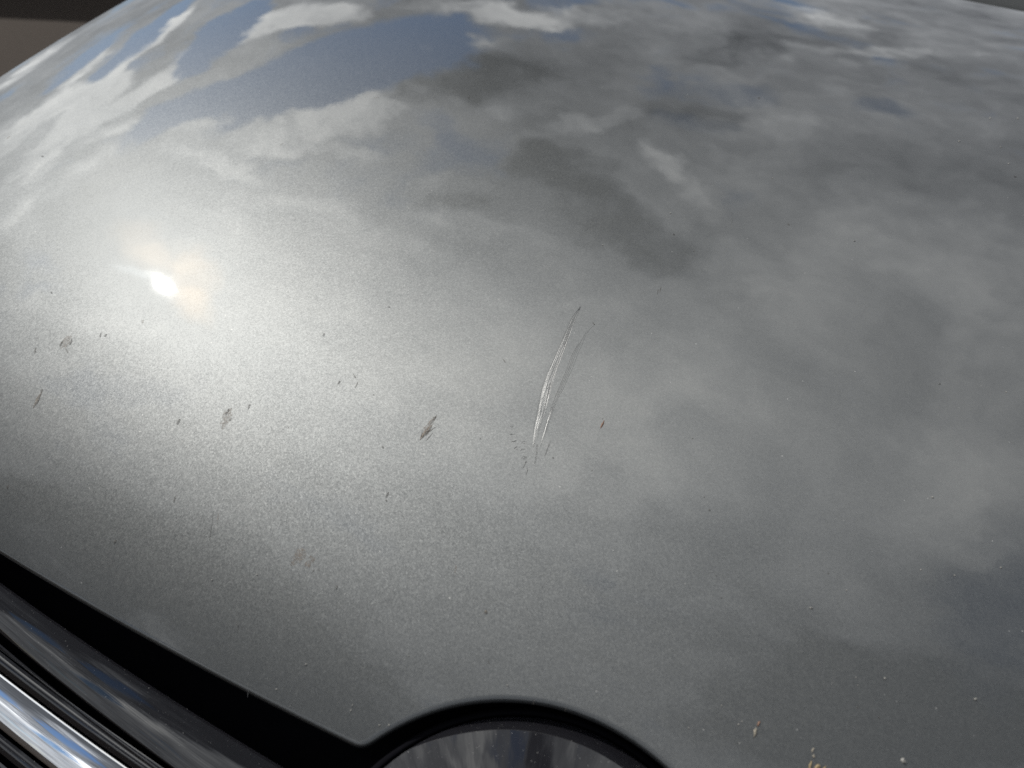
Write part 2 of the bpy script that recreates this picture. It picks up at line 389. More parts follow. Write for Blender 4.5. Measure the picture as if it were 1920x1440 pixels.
SCRATCHES = [
    ([(0.07903, 0.09771), (0.07947, 0.09331), (0.07966, 0.08960)], 0.00039, 'dull'),
    ([(-0.14317, 0.00784), (-0.14200, 0.00568)], 0.00036, 'bright'),
    ([(-0.13970, 0.00224), (-0.13838, -0.00064)], 0.00041, 'bright'),
    ([(-0.02935, 0.35708), (-0.02519, 0.33980)], 0.00058, 'dull'),
    ([(-0.19034, 0.04393), (-0.19298, 0.04915), (-0.19665, 0.05566)], 0.00027, 'dull'),
    ([(-0.15595, 0.01758), (-0.15664, 0.01941), (-0.15854, 0.02041)], 0.00036, 'dull'),
    ([(-0.08743, 0.14741), (-0.08655, 0.14728), (-0.08618, 0.14837)], 0.00053, 'dull'),
    ([(-0.08572, 0.14305), (-0.08462, 0.14374), (-0.08376, 0.14432)], 0.00052, 'dull'),
    ([(-0.08369, 0.13986), (-0.08255, 0.14046), (-0.08158, 0.14150)], 0.00052, 'dull'),
    ([(-0.07841, 0.14074), (-0.07840, 0.14196), (-0.07731, 0.14263)], 0.00039, 'dull'),
    ([(-0.07793, 0.14094), (-0.07712, 0.14159), (-0.07689, 0.14240)], 0.00052, 'bright'),
    ([(-0.08047, 0.13660), (-0.08015, 0.13775), (-0.07962, 0.13839)], 0.00052, 'dull'),
    ([(-0.08019, 0.13662), (-0.07938, 0.13727)], 0.00057, 'bright'),
    ([(-0.07900, 0.13886), (-0.07868, 0.13880)], 0.00065, 'dull'),
    ([(-0.07695, 0.13691), (-0.07695, 0.13812), (-0.07582, 0.13871), (-0.07478, 0.13824)], 0.00052, 'dull'),
    ([(-0.07572, 0.13663), (-0.07511, 0.13709), (-0.07493, 0.13798)], 0.00051, 'bright'),
    ([(-0.07457, 0.13349), (-0.07456, 0.13470), (-0.07357, 0.13553), (-0.07311, 0.13452), (-0.07387, 0.13378)], 0.00077, 'dull'),
    ([(-0.07238, 0.12919), (-0.07234, 0.13101), (-0.07257, 0.13212), (-0.07182, 0.13285)], 0.00051, 'dull'),
    ([(-0.06963, 0.12676), (-0.06981, 0.12847), (-0.06998, 0.13001)], 0.00051, 'dull'),
    ([(-0.06976, 0.12890), (-0.06966, 0.12994)], 0.00041, 'bright'),
    ([(-0.08500, 0.23598), (-0.08407, 0.22526), (-0.08288, 0.21434), (-0.08164, 0.20362), (-0.08036, 0.19293), (-0.07922, 0.18368), (-0.07775, 0.17511), (-0.07611, 0.16807), (-0.07455, 0.15997)], 0.00042, 'bright'),
    ([(-0.08503, 0.23598), (-0.08422, 0.22525), (-0.08306, 0.21432), (-0.08185, 0.20360), (-0.08060, 0.19290), (-0.07949, 0.18364), (-0.07805, 0.17505), (-0.07640, 0.16800)], 0.00035, 'dull'),
    ([(-0.08506, 0.23598), (-0.08432, 0.22524), (-0.08319, 0.21431), (-0.08201, 0.20358), (-0.08078, 0.19288), (-0.07969, 0.18361), (-0.07828, 0.17501), (-0.07662, 0.16795)], 0.00041, 'bright'),
    ([(-0.08442, 0.22523), (-0.08331, 0.21429), (-0.08214, 0.20356), (-0.08094, 0.19286), (-0.07987, 0.18359), (-0.07847, 0.17497), (-0.07681, 0.16790), (-0.07517, 0.15983), (-0.07398, 0.15302)], 0.00036, 'bright'),
    ([(-0.08455, 0.22522), (-0.08358, 0.21469), (-0.08233, 0.20354), (-0.08116, 0.19284), (-0.08012, 0.18355), (-0.07875, 0.17492), (-0.07708, 0.16784), (-0.07541, 0.15977), (-0.07419, 0.15297), (-0.07263, 0.14664)], 0.00040, 'dull'),
    ([(-0.08376, 0.21467), (-0.08254, 0.20351), (-0.08140, 0.19281), (-0.08039, 0.18351), (-0.07905, 0.17486), (-0.07738, 0.16777), (-0.07567, 0.15971)], 0.00038, 'bright'),
    ([(-0.08388, 0.21465), (-0.08269, 0.20350), (-0.08156, 0.19279), (-0.08058, 0.18349), (-0.07926, 0.17481), (-0.07758, 0.16772), (-0.07585, 0.15967)], 0.00024, 'bright'),
    ([(-0.08404, 0.21463), (-0.08288, 0.20347), (-0.08178, 0.19276), (-0.08093, 0.18384), (-0.07963, 0.17514), (-0.07785, 0.16765), (-0.07608, 0.15962)], 0.00031, 'dull'),
    ([(-0.08513, 0.22560), (-0.08417, 0.21462), (-0.08304, 0.20345), (-0.08197, 0.19274), (-0.08114, 0.18381), (-0.07986, 0.17510), (-0.07808, 0.16760), (-0.07628, 0.15957), (-0.07494, 0.15279), (-0.07326, 0.14645)], 0.00035, 'bright'),
    ([(-0.08524, 0.22560), (-0.08431, 0.21460), (-0.08320, 0.20343), (-0.08214, 0.19272), (-0.08134, 0.18378), (-0.08009, 0.17505), (-0.07830, 0.16755)], 0.00040, 'bright'),
    ([(-0.08529, 0.23597), (-0.08533, 0.22559), (-0.08442, 0.21459), (-0.08333, 0.20342), (-0.08241, 0.19309), (-0.08151, 0.18376), (-0.08028, 0.17501), (-0.07848, 0.16750)], 0.00039, 'dull'),
    ([(-0.08460, 0.21457), (-0.08354, 0.20339), (-0.08265, 0.19306), (-0.08179, 0.18372), (-0.08058, 0.17495), (-0.07878, 0.16743), (-0.07690, 0.15943)], 0.00037, 'bright'),
    ([(-0.08556, 0.22557), (-0.08470, 0.21456), (-0.08365, 0.20338), (-0.08278, 0.19305), (-0.08194, 0.18369), (-0.08075, 0.17492), (-0.07894, 0.16739), (-0.07704, 0.15940), (-0.07560, 0.15262), (-0.07381, 0.14628), (-0.07209, 0.14132)], 0.00040, 'bright'),
    ([(-0.08567, 0.22556), (-0.08483, 0.21454), (-0.08392, 0.20376), (-0.08296, 0.19302), (-0.08215, 0.18366), (-0.08098, 0.17487), (-0.07917, 0.16733), (-0.07735, 0.15972), (-0.07577, 0.15258), (-0.07396, 0.14624), (-0.07221, 0.14128)], 0.00039, 'dull'),
    ([(-0.08541, 0.23596), (-0.08581, 0.22555), (-0.08500, 0.21452), (-0.08413, 0.20373), (-0.08320, 0.19299), (-0.08241, 0.18363), (-0.08127, 0.17481), (-0.07957, 0.16764), (-0.07760, 0.15966), (-0.07599, 0.15253), (-0.07414, 0.14619), (-0.07236, 0.14122)], 0.00034, 'bright'),
    ([(-0.08544, 0.23596), (-0.08592, 0.22554), (-0.08515, 0.21450), (-0.08430, 0.20371), (-0.08340, 0.19297), (-0.08263, 0.18359), (-0.08152, 0.17476), (-0.07981, 0.16758), (-0.07782, 0.15961), (-0.07618, 0.15248), (-0.07430, 0.14614), (-0.07248, 0.14118), (-0.07018, 0.13646)], 0.00027, 'bright'),
    ([(-0.08604, 0.22553), (-0.08530, 0.21448), (-0.08447, 0.20369), (-0.08360, 0.19294), (-0.08286, 0.18356), (-0.08177, 0.17471), (-0.08005, 0.16752), (-0.07803, 0.15956), (-0.07636, 0.15243)], 0.00035, 'dull'),
    ([(-0.08548, 0.23596), (-0.08612, 0.22553), (-0.08539, 0.21447), (-0.08458, 0.20368), (-0.08372, 0.19293), (-0.08300, 0.18354), (-0.08192, 0.17468), (-0.08021, 0.16748), (-0.07817, 0.15953), (-0.07648, 0.15240), (-0.07455, 0.14606), (-0.07269, 0.14111)], 0.00031, 'bright'),
    ([(-0.08552, 0.23596), (-0.08627, 0.22551), (-0.08569, 0.21486), (-0.08481, 0.20365), (-0.08398, 0.19289), (-0.08340, 0.18388), (-0.08225, 0.17461), (-0.08053, 0.16741), (-0.07845, 0.15947)], 0.00037, 'bright'),
    ([(-0.08554, 0.23596), (-0.08647, 0.22592), (-0.08580, 0.21485), (-0.08494, 0.20363), (-0.08413, 0.19288), (-0.08357, 0.18386), (-0.08243, 0.17457), (-0.08071, 0.16736), (-0.07860, 0.15943), (-0.07686, 0.15231), (-0.07497, 0.14633)], 0.00029, 'dull'),
    ([(-0.07360, 0.22654), (-0.07514, 0.21890), (-0.07459, 0.21011), (-0.07411, 0.20180), (-0.07306, 0.19287), (-0.07292, 0.18573), (-0.07249, 0.17864), (-0.07274, 0.17379), (-0.07217, 0.16594), (-0.07095, 0.15649), (-0.07005, 0.14837)], 0.00017, 'dull'),
    ([(-0.07535, 0.21050), (-0.07510, 0.20171), (-0.07413, 0.19316), (-0.07372, 0.18565), (-0.07329, 0.17858), (-0.07337, 0.17373), (-0.07274, 0.16625), (-0.07141, 0.15642), (-0.07036, 0.14831), (-0.06937, 0.14252)], 0.00012, 'dull'),
    ([(-0.07587, 0.21935), (-0.07598, 0.21048), (-0.07614, 0.20203), (-0.07507, 0.19305), (-0.07459, 0.18597), (-0.07415, 0.17891), (-0.07398, 0.17367)], 0.00019, 'dull'),
    ([(-0.07647, 0.21046), (-0.07687, 0.20196), (-0.07579, 0.19296), (-0.07519, 0.18592), (-0.07474, 0.17886), (-0.07445, 0.17362), (-0.07354, 0.16614), (-0.07229, 0.15666), (-0.07087, 0.14822)], 0.00018, 'dull'),
    ([(-0.07281, 0.16624), (-0.07196, 0.16005), (-0.07110, 0.15404), (-0.07023, 0.14833)], 0.00031, 'bright'),
    ([(-0.07291, 0.16622), (-0.07211, 0.16003), (-0.07126, 0.15402), (-0.07038, 0.14831), (-0.06944, 0.14254)], 0.00032, 'bright'),
    ([(-0.07303, 0.16621), (-0.07229, 0.16000), (-0.07143, 0.15399), (-0.07056, 0.14828), (-0.06956, 0.14252)], 0.00052, 'bright'),
    ([(-0.07316, 0.16619), (-0.07248, 0.15997), (-0.07162, 0.15396)], 0.00038, 'bright'),
    ([(-0.07568, 0.16186), (-0.07501, 0.15670), (-0.07392, 0.15112)], 0.00037, 'bright'),
    ([(-0.07656, 0.16213), (-0.07596, 0.15654), (-0.07486, 0.15091), (-0.07376, 0.14598)], 0.00024, 'bright'),
    ([(-0.07720, 0.16204), (-0.07675, 0.15640), (-0.07564, 0.15073), (-0.07422, 0.14586)], 0.00021, 'bright'),
    ([(-0.07880, 0.17920), (-0.07818, 0.17409), (-0.07687, 0.16885), (-0.07587, 0.16253)], 0.00035, 'bright'),
    ([(-0.07920, 0.17917), (-0.07879, 0.17400), (-0.07757, 0.16869)], 0.00042, 'dull'),
    ([(-0.07961, 0.17914), (-0.07952, 0.17429), (-0.07828, 0.16852), (-0.07686, 0.16229)], 0.00040, 'bright'),
    ([(-0.07997, 0.17912), (-0.08005, 0.17422), (-0.07889, 0.16838)], 0.00030, 'dull'),
    ([(-0.08056, 0.17948), (-0.08078, 0.17411), (-0.07983, 0.16856)], 0.00039, 'bright'),
    ([(-0.06623, 0.14801), (-0.06574, 0.14286), (-0.06531, 0.13866)], 0.00020, 'dull'),
    ([(-0.06677, 0.14832), (-0.06618, 0.14281), (-0.06575, 0.13860)], 0.00024, 'dull'),
    ([(-0.07118, 0.14358), (-0.06974, 0.13977), (-0.06856, 0.13613), (-0.06797, 0.13324)], 0.00031, 'dull'),
    ([(-0.07153, 0.14346), (-0.07009, 0.13965), (-0.06891, 0.13602)], 0.00032, 'dull'),
    ([(-0.07176, 0.14337), (-0.07032, 0.13957), (-0.06914, 0.13595), (-0.06827, 0.13316)], 0.00033, 'dull'),
]


# ------------------------------------------------------------------ node helper
class NT:
    def __init__(self, tree):
        self.t = tree
        tree.nodes.clear()
    def n(self, kind, **kw):
        x = self.t.nodes.new(kind)
        for k, v in kw.items():
            setattr(x, k, v)
        return x
    def l(self, a, b):
        self.t.links.new(a, b)
    def put(self, sock, v):
        if isinstance(v, bpy.types.NodeSocket):
            self.l(v, sock)
        else:
            sock.default_value = v
    def math(self, op, a, b=None, c=None, clamp=False):
        x = self.n('ShaderNodeMath', operation=op, use_clamp=clamp)
        self.put(x.inputs[0], a)
        if b is not None: self.put(x.inputs[1], b)
        if c is not None: self.put(x.inputs[2], c)
        return x.outputs[0]
    def vmath(self, op, a, b=None, scale=None):
        x = self.n('ShaderNodeVectorMath', operation=op)
        self.put(x.inputs[0], a)
        if b is not None: self.put(x.inputs[1], b)
        if scale is not None: self.put(x.inputs[3], scale)
        return x.outputs['Value'] if op in ('DOT_PRODUCT', 'LENGTH', 'DISTANCE') else x.outputs[0]
    def noise(self, vec, scale, detail=4, rough=0.5, dim='3D', dist=0.0):
        x = self.n('ShaderNodeTexNoise', noise_dimensions=dim)
        self.put(x.inputs['Vector'], vec)
        x.inputs['Scale'].default_value = scale
        x.inputs['Detail'].default_value = detail
        x.inputs['Roughness'].default_value = rough
        x.inputs['Distortion'].default_value = dist
        return x
    def step(self, v, a, b, lo=0.0, hi=1.0):
        x = self.n('ShaderNodeMapRange', interpolation_type='SMOOTHSTEP')
        self.put(x.inputs[0], v)
        self.put(x.inputs[1], a); self.put(x.inputs[2], b)
        self.put(x.inputs[3], lo); self.put(x.inputs[4], hi)
        return x.outputs[0]
    def mix(self, f, a, b, kind='RGBA', blend='MIX'):
        x = self.n('ShaderNodeMix', data_type=kind, blend_type=blend)
        i = {'RGBA': (6, 7, 2)}[kind]
        self.put(x.inputs[0], f)
        self.put(x.inputs[i[0]], a); self.put(x.inputs[i[1]], b)
        return x.outputs[i[2]]

# ------------------------------------------------------------------ sky: Nishita plus broken cloud
def build_world():
    w = bpy.data.worlds.new('World')
    scene.world = w
    w.use_nodes = True
    g = NT(w.node_tree)
    out = g.n('ShaderNodeOutputWorld')
    bg = g.n('ShaderNodeBackground')
    bg.inputs['Strength'].default_value = 0.1
    g.l(bg.outputs[0], out.inputs[0])
    sky = g.n('ShaderNodeTexSky', sky_type='NISHITA')
    sky.sun_disc = False
    sky.sun_elevation = math.asin(SUN.z)
    sky.sun_rotation = math.atan2(SUN.x, SUN.y)
    sky.air_density = 1.0
    sky.dust_density = 0.2
    sky.ozone_density = 3.0
    tc = g.n('ShaderNodeTexCoord')
    d = tc.outputs['Generated']
    sp = g.n('ShaderNodeSeparateXYZ')
    g.l(d, sp.inputs[0])
    zz = g.math('ADD', g.math('MAXIMUM', sp.outputs[2], 0.0), 0.20)
    cx = g.n('ShaderNodeCombineXYZ')
    g.l(g.math('DIVIDE', sp.outputs[0], zz), cx.inputs[0])
    g.l(g.math('DIVIDE', sp.outputs[1], zz), cx.inputs[1])
    p = cx.outputs[0]                                   # flat cloud-layer coordinate
    n1 = g.noise(p, 3.2, 4, 0.6, '2D')
    w1 = g.vmath('SCALE', g.vmath('SUBTRACT', n1.outputs['Color'], (0.5, 0.5, 0.5)), scale=WARP_BIG)
    n2 = g.noise(p, 11.0, 5, 0.62, '2D')
    w2 = g.vmath('SCALE', g.vmath('SUBTRACT', n2.outputs['Color'], (0.5, 0.5, 0.5)), scale=WARP_SMALL)
    flat = g.vmath('MULTIPLY', g.vmath('ADD', w1, w2), (1, 1, 0))
    pw = g.vmath('ADD', p, flat)
    pw2 = g.vmath('ADD', p, g.vmath('SCALE', flat, scale=0.25))
    def field(blobs, vec, soft=1.35):
        # sum of soft elliptical patches; each is a quadratic form in the layer coordinate
        sx = g.n('ShaderNodeSeparateXYZ'); g.l(vec, sx.inputs[0])
        x_, y_ = sx.outputs[0], sx.outputs[1]
        q2 = g.n('ShaderNodeCombineXYZ'); q1 = g.n('ShaderNodeCombineXYZ')
        g.l(g.math('MULTIPLY', x_, x_), q2.inputs[0]); g.l(g.math('MULTIPLY', x_, y_), q2.inputs[1]); g.l(g.math('MULTIPLY', y_, y_), q2.inputs[2])
        g.l(x_, q1.inputs[0]); g.l(y_, q1.inputs[1]); q1.inputs[2].default_value = 1.0
        acc = None
        for (x, y, a, s1, s2, amp) in blobs:
            ca, sa = math.cos(a), math.sin(a)
            i1, i2 = 1 / (s1 * soft) ** 2, 1 / (s2 * soft) ** 2
            A = ca * ca * i1 + sa * sa * i2
            Bq = 2 * ca * sa * (i1 - i2)
            Cq = sa * sa * i1 + ca * ca * i2
            q = g.math('ADD', g.vmath('DOT_PRODUCT', q2.outputs[0], (A, Bq, Cq)),
                       g.vmath('DOT_PRODUCT', q1.outputs[0], (-2 * A * x - Bq * y, -2 * Cq * y - Bq * x, A * x * x + Bq * x * y + Cq * y * y)))
            v = g.step(q, 1.0, 0.0, 0.0, amp)
            acc = v if acc is None else g.math('ADD', acc, v)
        return acc
    light = field(LIGHT_CLOUDS + [(-0.98, -0.72, 0.9, 0.30, 0.10, 0.35), (-0.72, -0.80, 0.8, 0.22, 0.07, 0.7), (-1.35, -1.40, 0.8, 0.40, 0.13, 0.7), (-1.0, -1.55, 0.9, 0.35, 0.12, 0.6)], pw)
    dark = field(DARK_SKY_PATCHES, pw)
    gaps = field(SKY_GAPS + [(-1.22, -1.20, 0.8, 0.30, 0.08, 0.85), (-0.85, -1.05, 0.9, 0.26, 0.08, 0.8), (-1.30, -1.75, 0.8, 0.30, 0.08, 0.8)], pw)
    f1 = g.math('SUBTRACT', g.noise(g.vmath('ADD', p, g.vmath('SCALE', flat, scale=0.5)), 2.1, 6, 0.58, '2D').outputs[0], 0.5)
    glow = g.math('MULTIPLY', field(CLOUD_GLOW + [(-1.10, -1.30, 0.0, 0.55, 0.45, 0.35)], pw, 2.1), g.math('MULTIPLY_ADD', f1, 1.2, 1.0))
    veil = field(SUN_VEIL, pw2)
    fringe = field(SUN_FRINGE, g.vmath('ADD', p, g.vmath('SCALE', flat, scale=0.6)), 2.3)
    fh = g.math('SUBTRACT', g.noise(pw, 9.0, 7, 0.66, '2D').outputs[0], 0.5)     # wisps and ragged edges
    fk = g.math('SUBTRACT', g.noise(g.vmath('ADD', pw, (7.3, 2.1, 0)), 3.0, 6, 0.6, '2D').outputs[0], 0.5)
    # ragged masses of bright cloud, dark cloud and added dark sky
    lm = g.step(g.math('MULTIPLY', light, g.math('MULTIPLY_ADD', fh, 1.9, 0.95)), 0.0, 1.05, 0.0, 0.74)
    dm = g.step(g.math('MULTIPLY', dark, g.math('MULTIPLY_ADD', fh, -1.8, 1.0)), 0.0, 1.05, 0.0, 0.85)
    B = g.math('ADD', g.math('SUBTRACT', lm, dm), g.math('ADD', g.math('MULTIPLY', f1, 0.85), g.math('MULTIPLY', fh, 0.75)))
    # clouds glow around the sun
    cosang = g.vmath('DOT_PRODUCT', d, tuple(SUN))
    near = g.math('POWER', g.math('MAXIMUM', cosang, 0.0), 9.0)
    B = g.math('ADD', B, g.math('MULTIPLY', near, 0.36))
    B = g.math('ADD', B, g.math('ADD', glow, CLOUD_BASE))
    K = g.math('SUBTRACT', g.math('MULTIPLY', gaps, g.math('MULTIPLY_ADD', fh, -1.6, 1.0)), g.math('MULTIPLY', lm, 0.85))
    K = g.step(K, 0.08, 0.80, 0.0, 1.0)
    K2 = g.math('SUBTRACT', g.math('ADD', fk, g.math('MULTIPLY', fh, 0.35)), g.math('ADD', g.math('MULTIPLY', g.math('ADD', lm, dm), 0.4), g.math('MULTIPLY', glow, 0.25)))
    K = g.math('MAXIMUM', K, g.step(K2, 0.02, 0.24, 0.0, 0.85))
    Bp = g.math('MAXIMUM', B, 0.0)
    lum = g.math('ADD', g.math('MULTIPLY_ADD', Bp, 0.17, 0.07), g.math('MULTIPLY', g.math('MULTIPLY', Bp, Bp), 0.31))
    lum = g.math('MINIMUM', lum, 2.2)
    tint = g.mix(g.math('MULTIPLY', Bp, 0.5, clamp=True), (0.94, 1.0, 1.10, 1), (1.0, 1.0, 0.96, 1))
    cloud = g.vmath('SCALE', tint, scale=g.math('MULTIPLY', lum, CLOUD_GAIN))
    blue = g.vmath('SCALE', sky.outputs[0], scale=BLUE_GAIN)
    c = g.mix(K, cloud, blue)
    c = g.mix(1.0, c, g.vmath('SCALE', g.vmath('MULTIPLY', (0.90, 1.0, 1.04), (1, 1, 1)), scale=g.math('MULTIPLY', g.math('POWER', veil, 1.5), 90.0)), blend='ADD')
    fr = g.n('ShaderNodeCombineXYZ')
    fa = g.math('MULTIPLY', g.math('POWER', fringe, 1.3), 12.0)
    g.l(fa, fr.inputs[0]); g.l(g.math('MULTIPLY', fa, 0.62), fr.inputs[1]); g.l(g.math('MULTIPLY', fa, 0.25), fr.inputs[2])
    c = g.mix(1.0, c, fr.outputs[0], blend='ADD')
    g.l(c, bg.inputs[0])
    w.cycles.sampling_method = 'MANUAL'
    w.cycles.sample_map_resolution = 1024
WARP_BIG, WARP_SMALL = 0.13, 0.09
CLOUD_BASE, CLOUD_GAIN, BLUE_GAIN = 0.68, 12.0, 0.85
build_world()

# ------------------------------------------------------------------ materials
def material(name):
    mt = bpy.data.materials.new(name)
    mt.use_nodes = True
    g = NT(mt.node_tree)
    out = g.n('ShaderNodeOutputMaterial')
    b = g.n('ShaderNodeBsdfPrincipled')
    g.l(b.outputs[0], out.inputs[0])
    g.b = b; g.out = out
    return mt, g

def mat_paint():
    mt, g = material('grey_metallic_paint')
    tc = g.n('ShaderNodeTexCoord').outputs['Object']
    b = g.b
    b.inputs['Metallic'].default_value = 1.0
    v = g.n('ShaderNodeTexVoronoi', feature='F1')
    g.l(tc, v.inputs['Vector']); v.inputs['Scale'].default_value = 1400.0
    v2 = g.n('ShaderNodeTexVoronoi', feature='F1')
    g.l(tc, v2.inputs['Vector']); v2.inputs['Scale'].default_value = 3200.0
    fl = g.vmath('ADD', g.vmath('SCALE', g.vmath('SUBTRACT', v.outputs['Color'], (0.5, 0.5, 0.5)), scale=0.075),
                 g.vmath('SCALE', g.vmath('SUBTRACT', v2.outputs['Color'], (0.5, 0.5, 0.5)), scale=0.085))
    geo = g.n('ShaderNodeNewGeometry')
    nn = g.vmath('NORMALIZE', g.vmath('ADD', geo.outputs['Normal'], fl))
    g.l(nn, b.inputs['Normal'])
    # slight dusty film, patchy
    dust = g.noise(tc, 9.0, 6, 0.65).outputs[0]
    fine = g.noise(tc, 1400.0, 2, 0.6).outputs[0]
    dm = g.math('MULTIPLY', g.step(dust, 0.4, 0.75), 0.35)
    base = g.mix(fine, (0.073, 0.0765, 0.0775, 1), (0.087, 0.0905, 0.0915, 1))
    base = g.mix(g.math('MULTIPLY', dm, 0.15), base, (0.16, 0.155, 0.145, 1))
    # sparse pale dust dots
    vd = g.n('ShaderNodeTexVoronoi', feature='F1'); g.l(tc, vd.inputs['Vector']); vd.inputs['Scale'].default_value = 210.0
    sel = g.n('ShaderNodeSeparateColor'); g.l(vd.outputs['Color'], sel.inputs[0])
    dot = g.math('MULTIPLY', g.step(vd.outputs['Distance'], 0.085, 0.04), g.step(sel.outputs[0], 0.80, 0.98))
    base = g.mix(g.math('MULTIPLY', dot, 0.55), base, (0.30, 0.295, 0.285, 1))
    g.l(g.math('SUBTRACT', 1.0, g.math('MULTIPLY', dot, 0.6)), b.inputs['Metallic'])
    # flakes lie under the clear coat: its refraction steepens the light and view paths, so they return less at grazing angles
    lw = g.n('ShaderNodeLayerWeight'); lw.inputs['Blend'].default_value = 0.5
    cosv = g.math('SUBTRACT', 1.0, lw.outputs['Facing'])
    sin2 = g.math('SUBTRACT', 1.0, g.math('MULTIPLY', cosv, cosv))
    cost = g.math('SQRT', g.math('SUBTRACT', 1.0, g.math('DIVIDE', sin2, 2.25)))
    base = g.vmath('SCALE', base, scale=g.math('DIVIDE', cosv, cost))
    g.l(base, b.inputs['Base Color'])
    b.inputs['Roughness'].default_value = 0.53
    b.inputs['Specular Tint'].default_value = (0.35, 0.36, 0.38, 1)
    b.inputs['Coat Weight'].default_value = 1.0
    b.inputs['Coat IOR'].default_value = 1.5
    cr = g.math('ADD', 0.012, g.math('MULTIPLY', g.step(dust, 0.35, 0.8), 0.018))
    g.l(cr, b.inputs['Coat Roughness'])
    peel = g.noise(tc, 330.0, 3, 0.5).outputs[0]
    bp = g.n('ShaderNodeBump')
    bp.inputs['Strength'].default_value = 0.25
    bp.inputs['Distance'].default_value = 0.000014
    g.l(peel, bp.inputs['Height'])
    g.l(bp.outputs[0], b.inputs['Coat Normal'])
    return mt

def mat_simple(name, colr, rough, metal=0.0, coat=0.0, noise=0.0, nscale=200.0, spec=0.5, bump=0.0):
    mt, g = material(name)
    b = g.b
    tc = g.n('ShaderNodeTexCoord').outputs['Object']
    nz = g.noise(tc, nscale, 5, 0.6).outputs[0]
    a = tuple(max(0.0, c * (1 - noise)) for c in colr) + (1,)
    c2 = tuple(min(1.0, c * (1 + noise)) for c in colr) + (1,)
    g.l(g.mix(nz, a, c2), b.inputs['Base Color'])
    b.inputs['Roughness'].default_value = rough
    b.inputs['Metallic'].default_value = metal
    b.inputs['Coat Weight'].default_value = coat
    b.inputs['Coat Roughness'].default_value = 0.02
    b.inputs['Specular IOR Level'].default_value = spec
    if bump:
        bp = g.n('ShaderNodeBump'); bp.inputs['Distance'].default_value = bump
        g.l(nz, bp.inputs['Height']); g.l(bp.outputs[0], b.inputs['Normal'])
    return mt

def mat_gloss_black(name, ior=1.6):
    mt, g = material(name)
    b = g.b
    tc = g.n('ShaderNodeTexCoord').outputs['Object']
    b.inputs['IOR'].default_value = ior
    dust = g.noise(tc, 60.0, 8, 0.7).outputs[0]
    g.l(g.math('ADD', 0.012, g.math('MULTIPLY', g.step(dust, 0.5, 0.85), 0.05)), b.inputs['Roughness'])
    grit = g.noise(tc, 1500.0, 2, 0.5).outputs[0]
    gd = g.step(grit, 0.70, 0.78)
    g.l(g.mix(gd, (0.004, 0.004, 0.005, 1), (0.10, 0.10, 0.10, 1)), b.inputs['Base Color'])
    return mt

def mat_stain(name, colr, lo, hi, top, scale=900.0):
    mt, g = material(name)
    b = g.b
    tc = g.n('ShaderNodeTexCoord').outputs['Object']
    nz = g.noise(tc, scale, 5, 0.7).outputs[0]
    c2 = tuple(c * 1.8 for c in colr)
    g.l(g.mix(g.noise(tc, scale * 2, 3, 0.6).outputs[0], (*colr, 1), (*c2, 1)), b.inputs['Base Color'])
    b.inputs['Roughness'].default_value = 0.8
    g.l(g.step(nz, lo, hi, 0.0, top), b.inputs['Alpha'])
    return mt

M = {
    'paint': mat_paint(),
    'gap': mat_simple('matte_black_rubber', (0.0022, 0.0022, 0.003), 1.0, noise=0.3, spec=0.02),
    'gloss': mat_gloss_black('piano_black_plastic'),
    'satin': mat_simple('satin_black_plastic', (0.008, 0.008, 0.009), 0.28, noise=0.4),
    'chrome': mat_simple('chrome', (0.66, 0.67, 0.69), 0.03, metal=1.0, noise=0.04, nscale=900),
    'glass': mat_gloss_black('dark_badge_lens', 1.42),
    'cowl': mat_simple('grey_cowl_plastic', (0.010, 0.011, 0.0115), 0.75, noise=0.3, nscale=90, spec=0.12, bump=0.0003),
    'screen': mat_simple('dark_windscreen_glass', (0.012, 0.014, 0.015), 0.03, noise=0.1),
    'asphalt': mat_simple('asphalt', (0.022, 0.018, 0.0155), 0.9, spec=0.05, noise=0.35, nscale=60, bump=0.002),
    'darkpaint': mat_simple('black_car_paint', (0.008, 0.008, 0.009), 0.25, noise=0.1, coat=1.0),
    'tyre': mat_simple('tyre_rubber', (0.012, 0.012, 0.012), 0.85, noise=0.3),
    'rim': mat_simple('wheel_alloy', (0.10, 0.10, 0.10), 0.4, metal=1.0),
    'dark': mat_stain('dark_dirt', (0.028, 0.024, 0.020), 0.32, 0.64, 0.55, 1400.0),
    'tan': mat_stain('tan_residue', (0.075, 0.056, 0.038), 0.32, 0.64, 0.6, 1400.0),
    'pale': mat_simple('pale_grit', (0.10, 0.098, 0.092), 0.6, noise=0.2, nscale=3000),
    'rust': mat_simple('rusty_brown_residue', (0.07, 0.032, 0.016), 0.7, noise=0.5, nscale=2500),
    'buff': mat_simple('buff_flake', (0.10, 0.09, 0.072), 0.8, noise=0.5, nscale=2500),
    'ochre': mat_simple('ochre_debris', (0.10, 0.075, 0.038), 0.8, noise=0.6, nscale=1500),
    'smear': mat_stain('dried_smear', (0.062, 0.046, 0.033), 0.34, 0.72, 0.5),
    'bright': mat_simple('bare_scratch', (0.165, 0.167, 0.167), 0.50, metal=1.0, noise=0.35, nscale=1200),
    'dull': mat_simple('dull_scuff', (0.052, 0.053, 0.054), 0.55, metal=1.0, noise=0.5, nscale=1200),
}

# ------------------------------------------------------------------ object helpers
def link(name, verts, faces, mat, parent=None, smooth=True, normals=None):
    me = bpy.data.meshes.new(name)
    me.from_pydata([tuple(v) for v in verts], [], [tuple(f) for f in faces])
    me.materials.append(M[mat])
    if smooth:
        me.polygons.foreach_set('use_smooth', [True] * len(me.polygons))
    me.update()
    if normals is not None:
        me.normals_split_custom_set_from_vertices([tuple(n) for n in normals])
    o = bpy.data.objects.new(name, me)
    col.objects.link(o)
    if parent is not None:
        o.parent = parent
    return o

